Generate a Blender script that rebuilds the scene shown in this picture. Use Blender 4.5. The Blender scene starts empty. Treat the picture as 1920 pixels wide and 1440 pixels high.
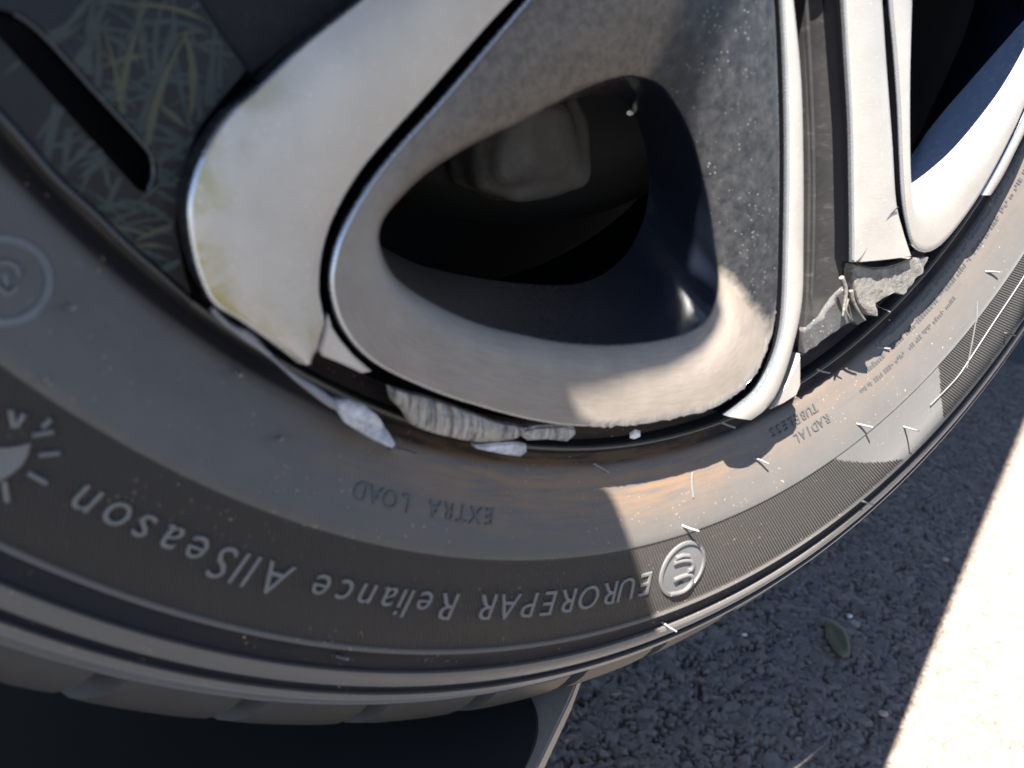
import bpy, bmesh, math, random
import numpy as np
from mathutils import Vector, Matrix

random.seed(7)
rng = np.random.default_rng(7)
R = math.radians
scene = bpy.context.scene
COL = scene.collection

# ------------------------------------------------------------------ camera
HB = 0.22                      # height of the tyre's lowest point above the asphalt
RT = 0.317                     # tyre radius
HC = HB + RT                   # axle height
FPX = 1506.08                  # focal length in pixels of the 1920 px wide photograph
CAM = np.array([-0.183508, -0.181827, 0.211052 + HB])
CR = np.array([0.849857395, -0.527012361, -0.000616149])
CD = np.array([-0.17195556, -0.27618912, -0.9455955])
CF = np.array([0.49817035, 0.80372728, -0.32534407])
cam_data = bpy.data.cameras.new('camera')
cam = bpy.data.objects.new('camera', cam_data)
COL.objects.link(cam)
scene.camera = cam
cam_data.sensor_width = 36.0
cam_data.lens = FPX / 1920 * 36
cam_data.clip_start = 0.005
cam_data.clip_end = 2000
cam.matrix_world = Matrix(((CR[0], -CD[0], -CF[0], CAM[0]), (CR[1], -CD[1], -CF[1], CAM[1]),
                           (CR[2], -CD[2], -CF[2], CAM[2]), (0, 0, 0, 1)))
cam_data.dof.use_dof = True
cam_data.dof.focus_distance = 0.345
cam_data.dof.aperture_fstop = 28.24 / 2.2

# ------------------------------------------------------------------ world, sun, exposure
SUN = Vector((0.43, 0.30, -0.85)).normalized()      # direction the light travels
world = bpy.data.worlds.new('World')
scene.world = world
world.use_nodes = True
wn = world.node_tree
sky = wn.nodes.new('ShaderNodeTexSky')
sky.sky_type = 'NISHITA'
sky.sun_disc = False
sky.altitude = 2500
sky.air_density = 0.75
sky.dust_density = 1.5
sky.ozone_density = 0.5
sky.sun_elevation = math.asin(-SUN.z)
sky.sun_rotation = math.atan2(-SUN.x, -SUN.y)
wn.links.new(sky.outputs[0], wn.nodes['Background'].inputs[0])
wn.nodes['Background'].inputs[1].default_value = 0.05
sl = bpy.data.lights.new('sun', 'SUN')
sl.energy = 5.0
sl.angle = R(0.53)
sl.color = (1.0, 0.955, 0.89)
sun = bpy.data.objects.new('sun', sl)
COL.objects.link(sun)
sun.rotation_euler = SUN.to_track_quat('-Z', 'Y').to_euler()
sun.location = (-2, -1, 4)
vs = scene.view_settings
vs.view_transform = 'Standard'
vs.look = 'None'
vs.gamma = 1
vs.exposure = 2.6

# ------------------------------------------------------------------ places
def ray(x, y):
    return CR * ((x - 960) / FPX) + CD * ((y - 720) / FPX) + CF
def at(x, y, w):
    """point of the wheel seen at photo pixel x, y that stands w mm proud of the rim's flange"""
    d = ray(x, y)
    t = (-w / 1000 - CAM[1]) / d[1]
    return Vector(CAM + t * d)
def atz(x, y, z):
    d = ray(x, y)
    t = (z - CAM[2]) / d[2]
    return Vector(CAM + t * d)
def atc(x, y, w):
    """the same for the wheel cover, which is clipped on 4 mm proud of the flange"""
    return at(x, y, w + 4.0)
A0 = R(150)
def pol(r, az, w):
    """wheel coordinates: radius mm, azimuth (rad), mm proud of the flange -> world metres"""
    u, v = r * math.cos(az), r * math.sin(az)
    return Vector((-0.5 * u - 0.8660254 * v, -w, 0.8660254 * u - 0.5 * v)) / 1000 + Vector((0, 0, HC))
def to_pol(p):
    q = (p - Vector((0, 0, HC))) * 1000
    u, v = -0.5 * q.x + 0.8660254 * q.z, -0.8660254 * q.x - 0.5 * q.z
    return math.hypot(u, v), math.atan2(v, u) % (2 * math.pi), -q.y
OUT = Vector((0, -1, 0))

# ------------------------------------------------------------------ mesh helpers
def mesh(name, verts, faces, smooth=True, auto=None):
    me = bpy.data.meshes.new(name)
    me.from_pydata([tuple(v) for v in verts], [], faces)
    me.validate()
    bm = bmesh.new(); bm.from_mesh(me)
    bmesh.ops.recalc_face_normals(bm, faces=bm.faces)
    bm.to_mesh(me); bm.free()
    if smooth:
        me.polygons.foreach_set('use_smooth', [True] * len(me.polygons))
        if auto is not None:
            me.set_sharp_from_angle(angle=R(auto))
    return me
def obj(name, me, mat, parent=None):
    o = bpy.data.objects.new(name, me)
    COL.objects.link(o)
    if mat is not None:
        me.materials.append(mat)
    if parent is not None:
        o.parent = parent
        o.matrix_parent_inverse = Matrix.Translation(-parent_loc(parent))
    return o
def parent_loc(p):
    # parts sit at the world origin under their thing's empty, sub-parts inherit that
    return Vector(p.location) if p.parent is None else Vector((0, 0, 0))
def tag(o, label=None, cat=None, group=None, kind=None):
    if label: o['label'] = label
    if cat: o['category'] = cat
    if group: o['group'] = group
    if kind: o['kind'] = kind
    return o
def empty(name, loc):
    o = bpy.data.objects.new(name, None)
    o.empty_display_size = 0.02
    COL.objects.link(o)
    o.location = loc
    return o
def spline(pts, n, closed=False):
    """Catmull-Rom, n samples spread evenly over the anchors"""
    P = np.array([tuple(p) for p in pts], float)
    m = len(P)
    out = []
    seg = m if closed else m - 1
    for k in range(n):
        t = k / n * seg if closed else k / (n - 1) * seg
        i = min(int(t), seg - 1) if not closed else int(t) % m
        f = t - int(t) if closed else t - i
        if closed:
            a, b, c, d = P[(i - 1) % m], P[i], P[(i + 1) % m], P[(i + 2) % m]
        else:
            b, c = P[i], P[i + 1]
            a = P[i - 1] if i > 0 else 2 * b - c
            d = P[i + 2] if i + 2 < m else 2 * c - b
        out.append(0.5 * ((2 * b) + (c - a) * f + (2 * a - 5 * b + 4 * c - d) * f * f + (3 * b - a - 3 * c + d) * f ** 3))
    return [Vector(p) if len(p) == 3 else tuple(p) for p in out]
def arc_resample(pts, n):
    P = np.array([tuple(p) for p in pts], float)
    L = np.r_[0, np.cumsum(np.linalg.norm(np.diff(P, axis=0), axis=1))]
    s = np.linspace(0, L[-1], n)
    Q = np.stack([np.interp(s, L, P[:, k]) for k in range(P.shape[1])], 1)
    return [Vector(q) if P.shape[1] == 3 else tuple(q) for q in Q]
def grid_mesh(name, rows, closed=False, auto=40):
    n = len(rows[0])
    verts = [v for r in rows for v in r]
    faces = []
    for j in range(len(rows) - 1):
        for i in range(n if closed else n - 1):
            k = (i + 1) % n
            faces.append((j * n + i, j * n + k, (j + 1) * n + k, (j + 1) * n + i))
    return mesh(name, verts, faces, True, auto)
def jag(pts, amp, seed, keep_ends=True):
    """pixel outline made ragged"""
    g = np.random.default_rng(seed)
    out = []
    for i, p in enumerate(pts):
        if keep_ends and i in (0, len(pts) - 1):
            out.append(p)
        else:
            out.append((p[0] + g.normal(0, amp), p[1] + g.normal(0, amp)))
    return out
def ribbon(name, left, right, wl, wr, crown, depth, mat, parent, n=90, m=9, edge=0.0009, rough=0.0, seed=1, wall=True):
    """strip of moulding between two pixel outlines: crowned face, rounded edges, side walls, closed ends"""
    L = [atc(x, y, wl) for x, y in arc_resample(spline(left, 120), n)]
    Rr = [atc(x, y, wr) for x, y in arc_resample(spline(right, 120), n)]
    rows = []
    def lerp(f, dz):
        return [a.lerp(b, f) + OUT * dz for a, b in zip(L, Rr)]
    rows.append(lerp(0, -depth))
    rows.append(lerp(0, -edge * 1.6))
    rows.append([p + (b - a).normalized() * edge * 0.3 + OUT * (-edge * 0.5) for p, a, b in zip(L, L, Rr)])
    for j in range(m):
        f = j / (m - 1)
        w_in = [min(edge, (b - a).length * 0.2) for a, b in zip(L, Rr)]
        row = []
        for a, b, e in zip(L, Rr, w_in):
            d = (b - a); ln = d.length
            p = a + d * ((e + f * (ln - 2 * e)) / ln)
            row.append(p + OUT * (crown * (1 - (2 * f - 1) ** 2)))
        rows.append(row)
    rows.append([p - (b - a).normalized() * edge * 0.3 + OUT * (-edge * 0.5) for p, a, b in zip(Rr, L, Rr)])
    rows.append(lerp(1, -edge * 1.6))
    rows.append(lerp(1, -depth))
    nn = len(L)
    verts = [v for r in rows for v in r]
    faces = []
    for j in range(len(rows) - 1):
        for i in range(nn - 1):
            faces.append((j * nn + i, j * nn + i + 1, (j + 1) * nn + i + 1, (j + 1) * nn + i))
    faces.append(tuple(j * nn for j in range(len(rows))))
    faces.append(tuple(j * nn + nn - 1 for j in reversed(range(len(rows)))))
    if rough:
        g = np.random.default_rng(seed)
        for k in range(len(verts)):
            verts[k] = verts[k] + OUT * float(g.normal(0, rough))
    me = mesh(name, verts, faces, True, 30)
    o = obj(name, me, mat, parent)
    if wall:
        me.materials.append(M['black']); me.materials.append(M['polish'])
        nr = len(rows) - 1
        for p in me.polygons:
            j = p.index // (nn - 1)
            p.material_index = 1 if (j in (0, nr - 1) or j >= nr) else (2 if j in (1, 2, nr - 2, nr - 3) else 0)
    return o
def slab(name, outline, w, depth, mat, parent, bevel=0.0004, warp=None, cuts=0, smooth=True):
    """solid plate with the given pixel outline: bevelled rim, real thickness; outline points may carry their own w"""
    pts = [atc(p[0], p[1], p[2] if len(p) > 2 else w) for p in outline]
    bm = bmesh.new()
    vs_ = [bm.verts.new(p) for p in pts]
    f = bm.faces.new(vs_)
    f.normal_update()
    if f.normal.dot(OUT) < 0:
        f.normal_flip()
    r = bmesh.ops.extrude_face_region(bm, geom=[f])
    top = [v for v in r['geom'] if isinstance(v, bmesh.types.BMVert)]
    for v in vs_:
        v.co -= OUT * depth
    topf = [g for g in r['geom'] if isinstance(g, bmesh.types.BMFace)]
    if bevel:
        ed = [e for e in topf[0].edges]
        bmesh.ops.bevel(bm, geom=ed, offset=bevel, segments=2, affect='EDGES', clamp_overlap=True)
    bmesh.ops.triangulate(bm, faces=[q for q in bm.faces if len(q.verts) > 4])
    if cuts:
        for _ in range(cuts):
            bmesh.ops.subdivide_edges(bm, edges=[e for e in bm.edges if e.calc_length() > 0.0022], cuts=1, use_grid_fill=True)
            bmesh.ops.triangulate(bm, faces=[q for q in bm.faces if len(q.verts) > 4])
    if warp:
        for v in bm.verts:
            v.co = warp(v.co)
    bmesh.ops.recalc_face_normals(bm, faces=bm.faces)
    me = bpy.data.meshes.new(name)
    bm.to_mesh(me); bm.free()
    if smooth:
        me.polygons.foreach_set('use_smooth', [True] * len(me.polygons))
        me.set_sharp_from_angle(angle=R(35))
    return obj(name, me, mat, parent)
def tube(name, pts, radii, mat, parent, seg=10, caps=True):
    verts, faces = [], []
    n = len(pts)
    for i, p in enumerate(pts):
        p = Vector(p)
        t = (Vector(pts[min(i + 1, n - 1)]) - Vector(pts[max(i - 1, 0)])).normalized()
        a = t.orthogonal().normalized() if i == 0 else (a - t * a.dot(t)).normalized()
        b = t.cross(a)
        for k in range(seg):
            th = 2 * math.pi * k / seg
            verts.append(p + (a * math.cos(th) + b * math.sin(th)) * radii[i])
    for i in range(n - 1):
        for k in range(seg):
            l = (k + 1) % seg
            faces.append((i * seg + k, i * seg + l, (i + 1) * seg + l, (i + 1) * seg + k))
    if caps:
        faces.append(tuple(range(seg)))
        faces.append(tuple((n - 1) * seg + k for k in reversed(range(seg))))
    return obj(name, mesh(name, verts, faces, True, 60), mat, parent)
def lathe(name, prof, azs, mat, parent, auto=50):
    """profile of (radius, w) mm swept over azimuths"""
    closed = abs((azs[-1] - azs[0]) - 2 * math.pi) < 1e-6
    if closed: azs = azs[:-1]
    rows = [[pol(r, a, w) for a in azs] for r, w in prof]
    return obj(name, grid_mesh(name, rows, closed, auto), mat, parent)

# ------------------------------------------------------------------ materials
def new_mat(name):
    m = bpy.data.materials.new(name)
    m.use_nodes = True
    nt = m.node_tree
    return m, nt, nt.nodes['Principled BSDF']
def N(nt, typ, **kw):
    n = nt.nodes.new(typ)
    for k, v in kw.items():
        if k in n.inputs.keys() if isinstance(k, str) else False:
            n.inputs[k].default_value = v
        else:
            setattr(n, k, v)
    return n
def ln(nt, a, b): nt.links.new(a, b)
def coords(nt): return N(nt, 'ShaderNodeTexCoord').outputs['Object']
def noise(nt, co, scale, detail=4, rough=0.55, dist=0.0):
    n = N(nt, 'ShaderNodeTexNoise')
    n.inputs['Scale'].default_value = scale
    n.inputs['Detail'].default_value = detail
    n.inputs['Roughness'].default_value = rough
    n.inputs['Distortion'].default_value = dist
    ln(nt, co, n.inputs['Vector'])
    return n.outputs['Fac']
def ramp(nt, fac, stops):
    r = N(nt, 'ShaderNodeValToRGB')
    e = r.color_ramp.elements
    while len(e) > 1: e.remove(e[-1])
    e[0].position, e[0].color = stops[0][0], (*stops[0][1], 1)
    for p, c in stops[1:]:
        q = e.new(p); q.color = (*c, 1)
    ln(nt, fac, r.inputs['Fac'])
    return r.outputs['Color']
def g3(v): return (v, v, v)
def math_(nt, op, a, b=None, c=None):
    n = N(nt, 'ShaderNodeMath', operation=op)
    for i, v in enumerate((a, b, c)):
        if v is None: continue
        if isinstance(v, (int, float)): n.inputs[i].default_value = v
        else: ln(nt, v, n.inputs[i])
    return n.outputs[0]
def mix(nt, fac, a, b, blend='MIX'):
    n = N(nt, 'ShaderNodeMix', data_type='RGBA', blend_type=blend)
    for s, v in ((n.inputs['Factor'], fac), (n.inputs[6], a), (n.inputs[7], b)):
        if isinstance(v, (int, float)): s.default_value = v
        elif isinstance(v, tuple): s.default_value = (*v, 1)
        else: ln(nt, v, s)
    return n.outputs[2]
def bump(nt, bsdf, h, strength, dist, prev=None):
    b = N(nt, 'ShaderNodeBump')
    b.inputs['Strength'].default_value = strength
    b.inputs['Distance'].default_value = dist
    ln(nt, h, b.inputs['Height'])
    if prev is not None: ln(nt, prev, b.inputs['Normal'])
    ln(nt, b.outputs[0], bsdf.inputs['Normal'])
    return b.outputs[0]
def attr(nt, name):
    return N(nt, 'ShaderNodeAttribute', attribute_name=name)

def mat_silver(name, base, rough, metallic, stain=0.0, scratch=0.3):
    m, nt, b = new_mat(name)
    co = coords(nt)
    n1 = noise(nt, co, 60, 5, 0.6)
    n2 = noise(nt, co, 900, 3, 0.6)
    col = mix(nt, ramp(nt, n1, [(0.35, g3(0)), (0.7, g3(1))]), base, tuple(c * 0.86 for c in base))
    n3 = noise(nt, co, 95, 6, 0.65, 0.8)
    sa = math_(nt, 'MULTIPLY', attr(nt, 'stain').outputs['Fac'], stain * 3)
    col = mix(nt, math_(nt, 'MULTIPLY', ramp(nt, n3, [(0.40, g3(0)), (0.60, g3(1))]), sa), col, (0.31, 0.27, 0.125))
    spk = noise(nt, co, 1500, 1, 0.5)
    col = mix(nt, math_(nt, 'MULTIPLY', ramp(nt, spk, [(0.70, g3(0)), (0.74, g3(1))]), 0.5 if metallic < 0.6 else 0.0), col, (0.75, 0.73, 0.7))
    ln(nt, col, b.inputs['Base Color'])
    b.inputs['Metallic'].default_value = metallic
    rr = ramp(nt, n2, [(0.3, g3(rough - 0.06)), (0.75, g3(rough + 0.1))])
    ln(nt, rr, b.inputs['Roughness'])
    mp = N(nt, 'ShaderNodeMapping'); mp.inputs['Scale'].default_value = (1, 1, 9); mp.inputs['Rotation'].default_value = (0, R(25), 0)
    ln(nt, co, mp.inputs['Vector'])
    sc = noise(nt, mp.outputs[0], 260, 3, 0.7)
    bump(nt, b, sc, scratch, 0.0002)
    return m
def mat_gloss_black(name, dust=0.0, base=(0.006, 0.006, 0.008), rough=0.09, spec=0.6):
    m, nt, b = new_mat(name)
    co = coords(nt)
    n1 = noise(nt, co, 420, 4, 0.7)
    n2 = noise(nt, co, 35, 4, 0.6)
    d = math_(nt, 'MULTIPLY', ramp(nt, n1, [(0.52, g3(0)), (0.72, g3(1))]), math_(nt, 'MULTIPLY', n2, dust))
    col = mix(nt, d, base, (0.33, 0.30, 0.25))
    ln(nt, col, b.inputs['Base Color'])
    b.inputs['Roughness'].default_value = rough
    b.inputs['Specular IOR Level'].default_value = spec
    return m

M = {}
M['silver'] = mat_silver('silver_paint', (0.48, 0.425, 0.37), 0.38, 0.4, stain=0.4)
M['silver_plain'] = mat_silver('silver_paint_right', (0.42, 0.385, 0.345), 0.38, 0.4, stain=0.05)
M['black'] = mat_gloss_black('gloss_black_plastic')
M['polish'] = mat_silver('polished_edge', (0.50, 0.51, 0.53), 0.22, 0.85, 0.0, 0.1)
M['gap'] = mat_gloss_black('matt_black_plastic', 0.08, (0.009, 0.009, 0.010), 0.5, 0.2)

# loop: silver, scuffed bare near the rim, dusty dark reflection painted on upper right arm
def mat_loop():
    m, nt, b = new_mat('loop_paint')
    co = coords(nt)
    dark = attr(nt, 'dark').outputs['Fac']
    grit = attr(nt, 'grit').outputs['Fac']
    n0 = noise(nt, co, 110, 5, 0.65)
    bx_ = N(nt, 'ShaderNodeCombineXYZ'); ln(nt, math_(nt, 'MULTIPLY', attr(nt, 'along').outputs['Fac'], 1.6), bx_.inputs[0]); ln(nt, math_(nt, 'MULTIPLY', attr(nt, 'across').outputs['Fac'], 55.0), bx_.inputs[1])
    brush = N(nt, 'ShaderNodeTexNoise'); brush.inputs['Scale'].default_value = 1.0; brush.inputs['Detail'].default_value = 4; ln(nt, bx_.outputs[0], brush.inputs['Vector'])
    brush = brush.outputs['Fac']
    n0 = math_(nt, 'ADD', math_(nt, 'MULTIPLY', n0, 0.45), math_(nt, 'MULTIPLY', brush, 0.55))
    silver = mix(nt, ramp(nt, n0, [(0.38, g3(0)), (0.62, g3(1))]), (0.20, 0.168, 0.14), (0.255, 0.22, 0.187))
    # gritty dried dirt on the broad inner face
    v = noise(nt, co, 420, 6, 0.7, 0.6)
    dirt = ramp(nt, v, [(0.32, (0.065, 0.058, 0.052)), (0.47, (0.105, 0.086, 0.069)), (0.58, (0.132, 0.108, 0.086)), (0.69, (0.165, 0.122, 0.083)), (0.76, (0.27, 0.145, 0.075))])
    col = mix(nt, grit, silver, dirt)
    v2 = noise(nt, co, 300, 5, 0.7)
    dk = ramp(nt, v2, [(0.35, (0.014, 0.015, 0.017)), (0.62, (0.038, 0.038, 0.040)), (0.76, (0.075, 0.066, 0.055))])
    vo = N(nt, 'ShaderNodeTexVoronoi'); vo.inputs['Scale'].default_value = 700; ln(nt, co, vo.inputs['Vector'])
    sp = ramp(nt, vo.outputs['Distance'], [(0.10, g3(1)), (0.16, g3(0))])
    gate = ramp(nt, noise(nt, co, 140, 3, 0.6), [(0.46, g3(0)), (0.60, g3(1))])
    dk = mix(nt, math_(nt, 'MULTIPLY', sp, gate), dk, (0.34, 0.32, 0.28))
    edge = math_(nt, 'ADD', dark, math_(nt, 'MULTIPLY', math_(nt, 'SUBTRACT', noise(nt, co, 160, 4, 0.7), 0.5), 0.5))
    col = mix(nt, ramp(nt, edge, [(0.35, g3(0)), (0.62, g3(1))]), col, dk)
    mps = N(nt, 'ShaderNodeMapping'); mps.inputs['Scale'].default_value = (4, 1, 0.7); ln(nt, co, mps.inputs['Vector'])
    sn = math_(nt, 'MULTIPLY', attr(nt, 'scuff').outputs['Fac'], math_(nt, 'ADD', noise(nt, mps.outputs[0], 170, 4, 0.7), 0.35))
    col = mix(nt, ramp(nt, sn, [(0.30, g3(0)), (0.75, g3(0.8))]), col, (0.55, 0.52, 0.49))
    wk = attr(nt, 'wall_shade').outputs['Fac']; gl = attr(nt, 'gloss').outputs['Fac']
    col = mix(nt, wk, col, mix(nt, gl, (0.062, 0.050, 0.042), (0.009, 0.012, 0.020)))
    ln(nt, col, b.inputs['Base Color'])
    b.inputs['Metallic'].default_value = 0.0
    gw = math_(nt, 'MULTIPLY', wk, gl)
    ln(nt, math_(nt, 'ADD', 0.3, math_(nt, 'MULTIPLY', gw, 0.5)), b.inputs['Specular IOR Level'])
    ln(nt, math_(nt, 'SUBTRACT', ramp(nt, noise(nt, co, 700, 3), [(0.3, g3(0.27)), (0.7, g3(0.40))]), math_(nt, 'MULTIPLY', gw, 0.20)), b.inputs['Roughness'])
    pv_ = bump(nt, b, v, 0.10, 0.0004)
    bump(nt, b, brush, 0.05, 0.0003, pv_)
    return m
M['loop'] = mat_loop()
M['wall'] = mat_gloss_black('hole_wall_gloss', 0.02, (0.004, 0.007, 0.016), 0.22, 0.12)  # blue sky reflection put into the base colour

def mat_broken():
    m, nt, b = new_mat('broken_plastic')
    co = coords(nt)
    mp = N(nt, 'ShaderNodeMapping'); mp.inputs['Scale'].default_value = (5, 1, 0.6)
    ln(nt, co, mp.inputs['Vector'])
    n1 = noise(nt, mp.outputs[0], 210, 4, 0.65)
    n2 = noise(nt, co, 380, 5, 0.7)
    col = ramp(nt, n1, [(0.32, (0.05, 0.045, 0.042)), (0.45, (0.24, 0.22, 0.205)), (0.58, (0.36, 0.31, 0.25)), (0.7, (0.48, 0.455, 0.44))])
    col = mix(nt, ramp(nt, n2, [(0.55, g3(0)), (0.68, g3(1))]), col, (0.20, 0.16, 0.09))
    ln(nt, col, b.inputs['Base Color'])
    b.inputs['Roughness'].default_value = 0.75
    bump(nt, b, n1, 0.8, 0.0012)
    return m
M['broken'] = mat_broken()
def mat_white():
    m, nt, b = new_mat('scuffed_white_plastic')
    co = coords(nt)
    n2 = noise(nt, co, 300, 5, 0.7)
    ln(nt, ramp(nt, n2, [(0.3, (0.12, 0.115, 0.11)), (0.48, (0.34, 0.33, 0.335)), (0.7, (0.56, 0.55, 0.56))]), b.inputs['Base Color'])
    b.inputs['Roughness'].default_value = 0.6
    bump(nt, b, n2, 0.7, 0.001)
    return m
M['white'] = mat_white()
M['sliver'] = mat_silver('sliver_grey', (0.20, 0.205, 0.215), 0.4, 0.3, 0.0, 0.6)
def mat_cream():
    m, nt, b = new_mat('torn_cream_plastic')
    co = coords(nt)
    n1 = noise(nt, co, 260, 6, 0.7, 1.2)
    n2 = noise(nt, co, 90, 3, 0.6, 2.0)
    col = ramp(nt, n1, [(0.30, (0.04, 0.037, 0.034)), (0.42, (0.13, 0.12, 0.108)), (0.6, (0.19, 0.175, 0.15)), (0.75, (0.26, 0.24, 0.215))])
    crack = ramp(nt, n2, [(0.485, g3(0)), (0.5, g3(1)), (0.515, g3(0))])
    col = mix(nt, math_(nt, 'MULTIPLY', crack, 0.7), col, (0.07, 0.06, 0.05))
    ln(nt, col, b.inputs['Base Color'])
    b.inputs['Roughness'].default_value = 0.6
    bump(nt, b, n1, 0.6, 0.001)
    return m
M['cream'] = mat_cream()
M['scuffed'] = mat_silver('scuffed_grey_plastic', (0.085, 0.082, 0.08), 0.38, 0.2, 0.0, 0.9)

def mat_channel():
    m, nt, b = new_mat('channel_grey')
    co = coords(nt)
    mp = N(nt, 'ShaderNodeMapping'); mp.inputs['Scale'].default_value = (1, 1, 4)
    ln(nt, co, mp.inputs['Vector'])
    n1 = noise(nt, mp.outputs[0], 150, 5, 0.7)
    n2 = noise(nt, co, 80, 4, 0.6)
    col = mix(nt, n2, (0.022, 0.022, 0.023), (0.055, 0.052, 0.05))
    col = mix(nt, ramp(nt, n1, [(0.55, g3(0)), (0.8, g3(0.5))]), col, (0.15, 0.145, 0.14))
    ln(nt, col, b.inputs['Base Color'])
    b.inputs['Metallic'].default_value = 0.3
    b.inputs['Roughness'].default_value = 0.36
    bump(nt, b, n1, 0.25, 0.0004)
    return m
M['channel'] = mat_channel()

M['insert'] = mat_gloss_black('black_insert', 0.05, (0.006, 0.006, 0.008), 0.3, 0.22)

def mat_tyre():
    m, nt, b = new_mat('tyre_rubber')
    co = coords(nt)
    az = attr(nt, 'az').outputs['Fac']
    rr = attr(nt, 'rad').outputs['Fac']
    rib = attr(nt, 'rib').outputs['Fac']
    dirt = attr(nt, 'dirt').outputs['Fac']
    n1 = noise(nt, co, 90, 5, 0.6)
    base = mix(nt, n1, (0.060, 0.056, 0.052), (0.088, 0.081, 0.075))
    base = mix(nt, rib, base, (0.038, 0.034, 0.031))
    base = mix(nt, attr(nt, 'tread').outputs['Fac'], base, (0.016, 0.017, 0.021))  # tread tone, plus shade painted into bead gap and sidewall recesses
    base = mix(nt, attr(nt, 'ridge_tone').outputs['Fac'], base, (0.105, 0.094, 0.084))  # paler tone on the raised sidewall ridges
    # dusty brown streaks that run round the tyre
    cx = N(nt, 'ShaderNodeCombineXYZ')
    ln(nt, math_(nt, 'MULTIPLY', az, 9.0), cx.inputs[0]); ln(nt, math_(nt, 'MULTIPLY', rr, 0.35), cx.inputs[1])
    st = N(nt, 'ShaderNodeTexNoise'); st.inputs['Scale'].default_value = 1.0; st.inputs['Detail'].default_value = 7; st.inputs['Roughness'].default_value = 0.7
    ln(nt, cx.outputs[0], st.inputs['Vector'])
    dm = math_(nt, 'MULTIPLY', ramp(nt, st.outputs['Fac'], [(0.34, g3(0)), (0.56, g3(1))]), dirt)
    col = mix(nt, dm, base, (0.175, 0.100, 0.050))
    sp = noise(nt, co, 900, 2, 0.5)
    sg = math_(nt, 'MULTIPLY', ramp(nt, sp, [(0.685, g3(0)), (0.72, g3(1))]), ramp(nt, noise(nt, co, 60, 3), [(0.48, g3(0)), (0.6, g3(1))]))
    col = mix(nt, math_(nt, 'MULTIPLY', sg, 0.8), col, (0.34, 0.24, 0.16))
    ln(nt, col, b.inputs['Base Color'])
    ln(nt, ramp(nt, noise(nt, co, 300, 4, 0.65), [(0.3, g3(0.36)), (0.7, g3(0.5))]), b.inputs['Roughness'])
    ln(nt, math_(nt, 'MULTIPLY', ramp(nt, rib, [(0.0, g3(0.42)), (1.0, g3(0.10))]), math_(nt, 'SUBTRACT', 1.0, math_(nt, 'MULTIPLY', attr(nt, 'tread').outputs['Fac'], 0.85))), b.inputs['Specular IOR Level'])
    ln(nt, math_(nt, 'MULTIPLY', ramp(nt, rib, [(0.0, g3(0.24)), (1.0, g3(0.05))]), math_(nt, 'SUBTRACT', 1.0, attr(nt, 'tread').outputs['Fac'])), b.inputs['Sheen Weight'])
    b.inputs['Sheen Roughness'].default_value = 0.45
    # fine moulded ribs, slanted against the radius
    ph = math_(nt, 'SUBTRACT', az, math_(nt, 'MULTIPLY', math_(nt, 'LOGARITHM', rr, math.e), 0.55))
    wv = math_(nt, 'SINE', math_(nt, 'MULTIPLY', ph, 1340.0))
    h = math_(nt, 'MULTIPLY', math_(nt, 'MULTIPLY', wv, rib), 0.5)
    p = bump(nt, b, h, 0.9, 0.00035)
    bump(nt, b, noise(nt, co, 1400, 3, 0.6), 0.25, 0.0002, p)
    return m
M['tyre'] = mat_tyre()
def mat_rubber(name, c, rough=0.42, spec=0.5):
    m, nt, b = new_mat(name)
    b.inputs['Specular IOR Level'].default_value = spec
    co = coords(nt)
    n1 = noise(nt, co, 240, 4, 0.6)
    ln(nt, mix(nt, n1, tuple(v * 0.8 for v in c), tuple(v * 1.2 for v in c)), b.inputs['Base Color'])
    b.inputs['Roughness'].default_value = rough
    bump(nt, b, noise(nt, co, 1500, 2), 0.2, 0.0002)
    return m
M['streak_green'] = mat_rubber('grey_green_streak', (0.040, 0.049, 0.045), 0.6, 0.2)
M['streak_ochre'] = mat_rubber('ochre_streak', (0.066, 0.066, 0.044), 0.6, 0.2)
M['letter'] = mat_rubber('letter_rubber', (0.115, 0.113, 0.110), 0.34)
M['mark'] = mat_rubber('small_mark_rubber', (0.055, 0.053, 0.052), 0.4)
M['hair'] = mat_rubber('moulding_hair', (0.16, 0.155, 0.15), 0.4)
M['tread'] = mat_rubber('tread_rubber', (0.050, 0.046, 0.042), 0.5, 0.25)
M['steel'] = mat_rubber('dark_rim_steel', (0.010, 0.0095, 0.009), 0.5)
M['flange'] = mat_rubber('dusty_rim_lip', (0.085, 0.075, 0.062), 0.5)
def mat_cast():
    m, nt, b = new_mat('rusty_cast_metal')
    co = coords(nt)
    n1 = noise(nt, co, 120, 6, 0.7)
    ln(nt, ramp(nt, n1, [(0.3, (0.05, 0.042, 0.034)), (0.55, (0.075, 0.064, 0.053)), (0.75, (0.10, 0.086, 0.072))]), b.inputs['Base Color'])
    b.inputs['Roughness'].default_value = 0.7
    bump(nt, b, n1, 0.5, 0.002)
    return m
M['cast'] = mat_cast()
M['stand_edge'] = mat_rubber('beige_painted_edge', (0.30, 0.245, 0.185), 0.55)
M['stand_pad'] = mat_rubber('black_rubber_pad', (0.010, 0.009, 0.008), 0.7)
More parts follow.
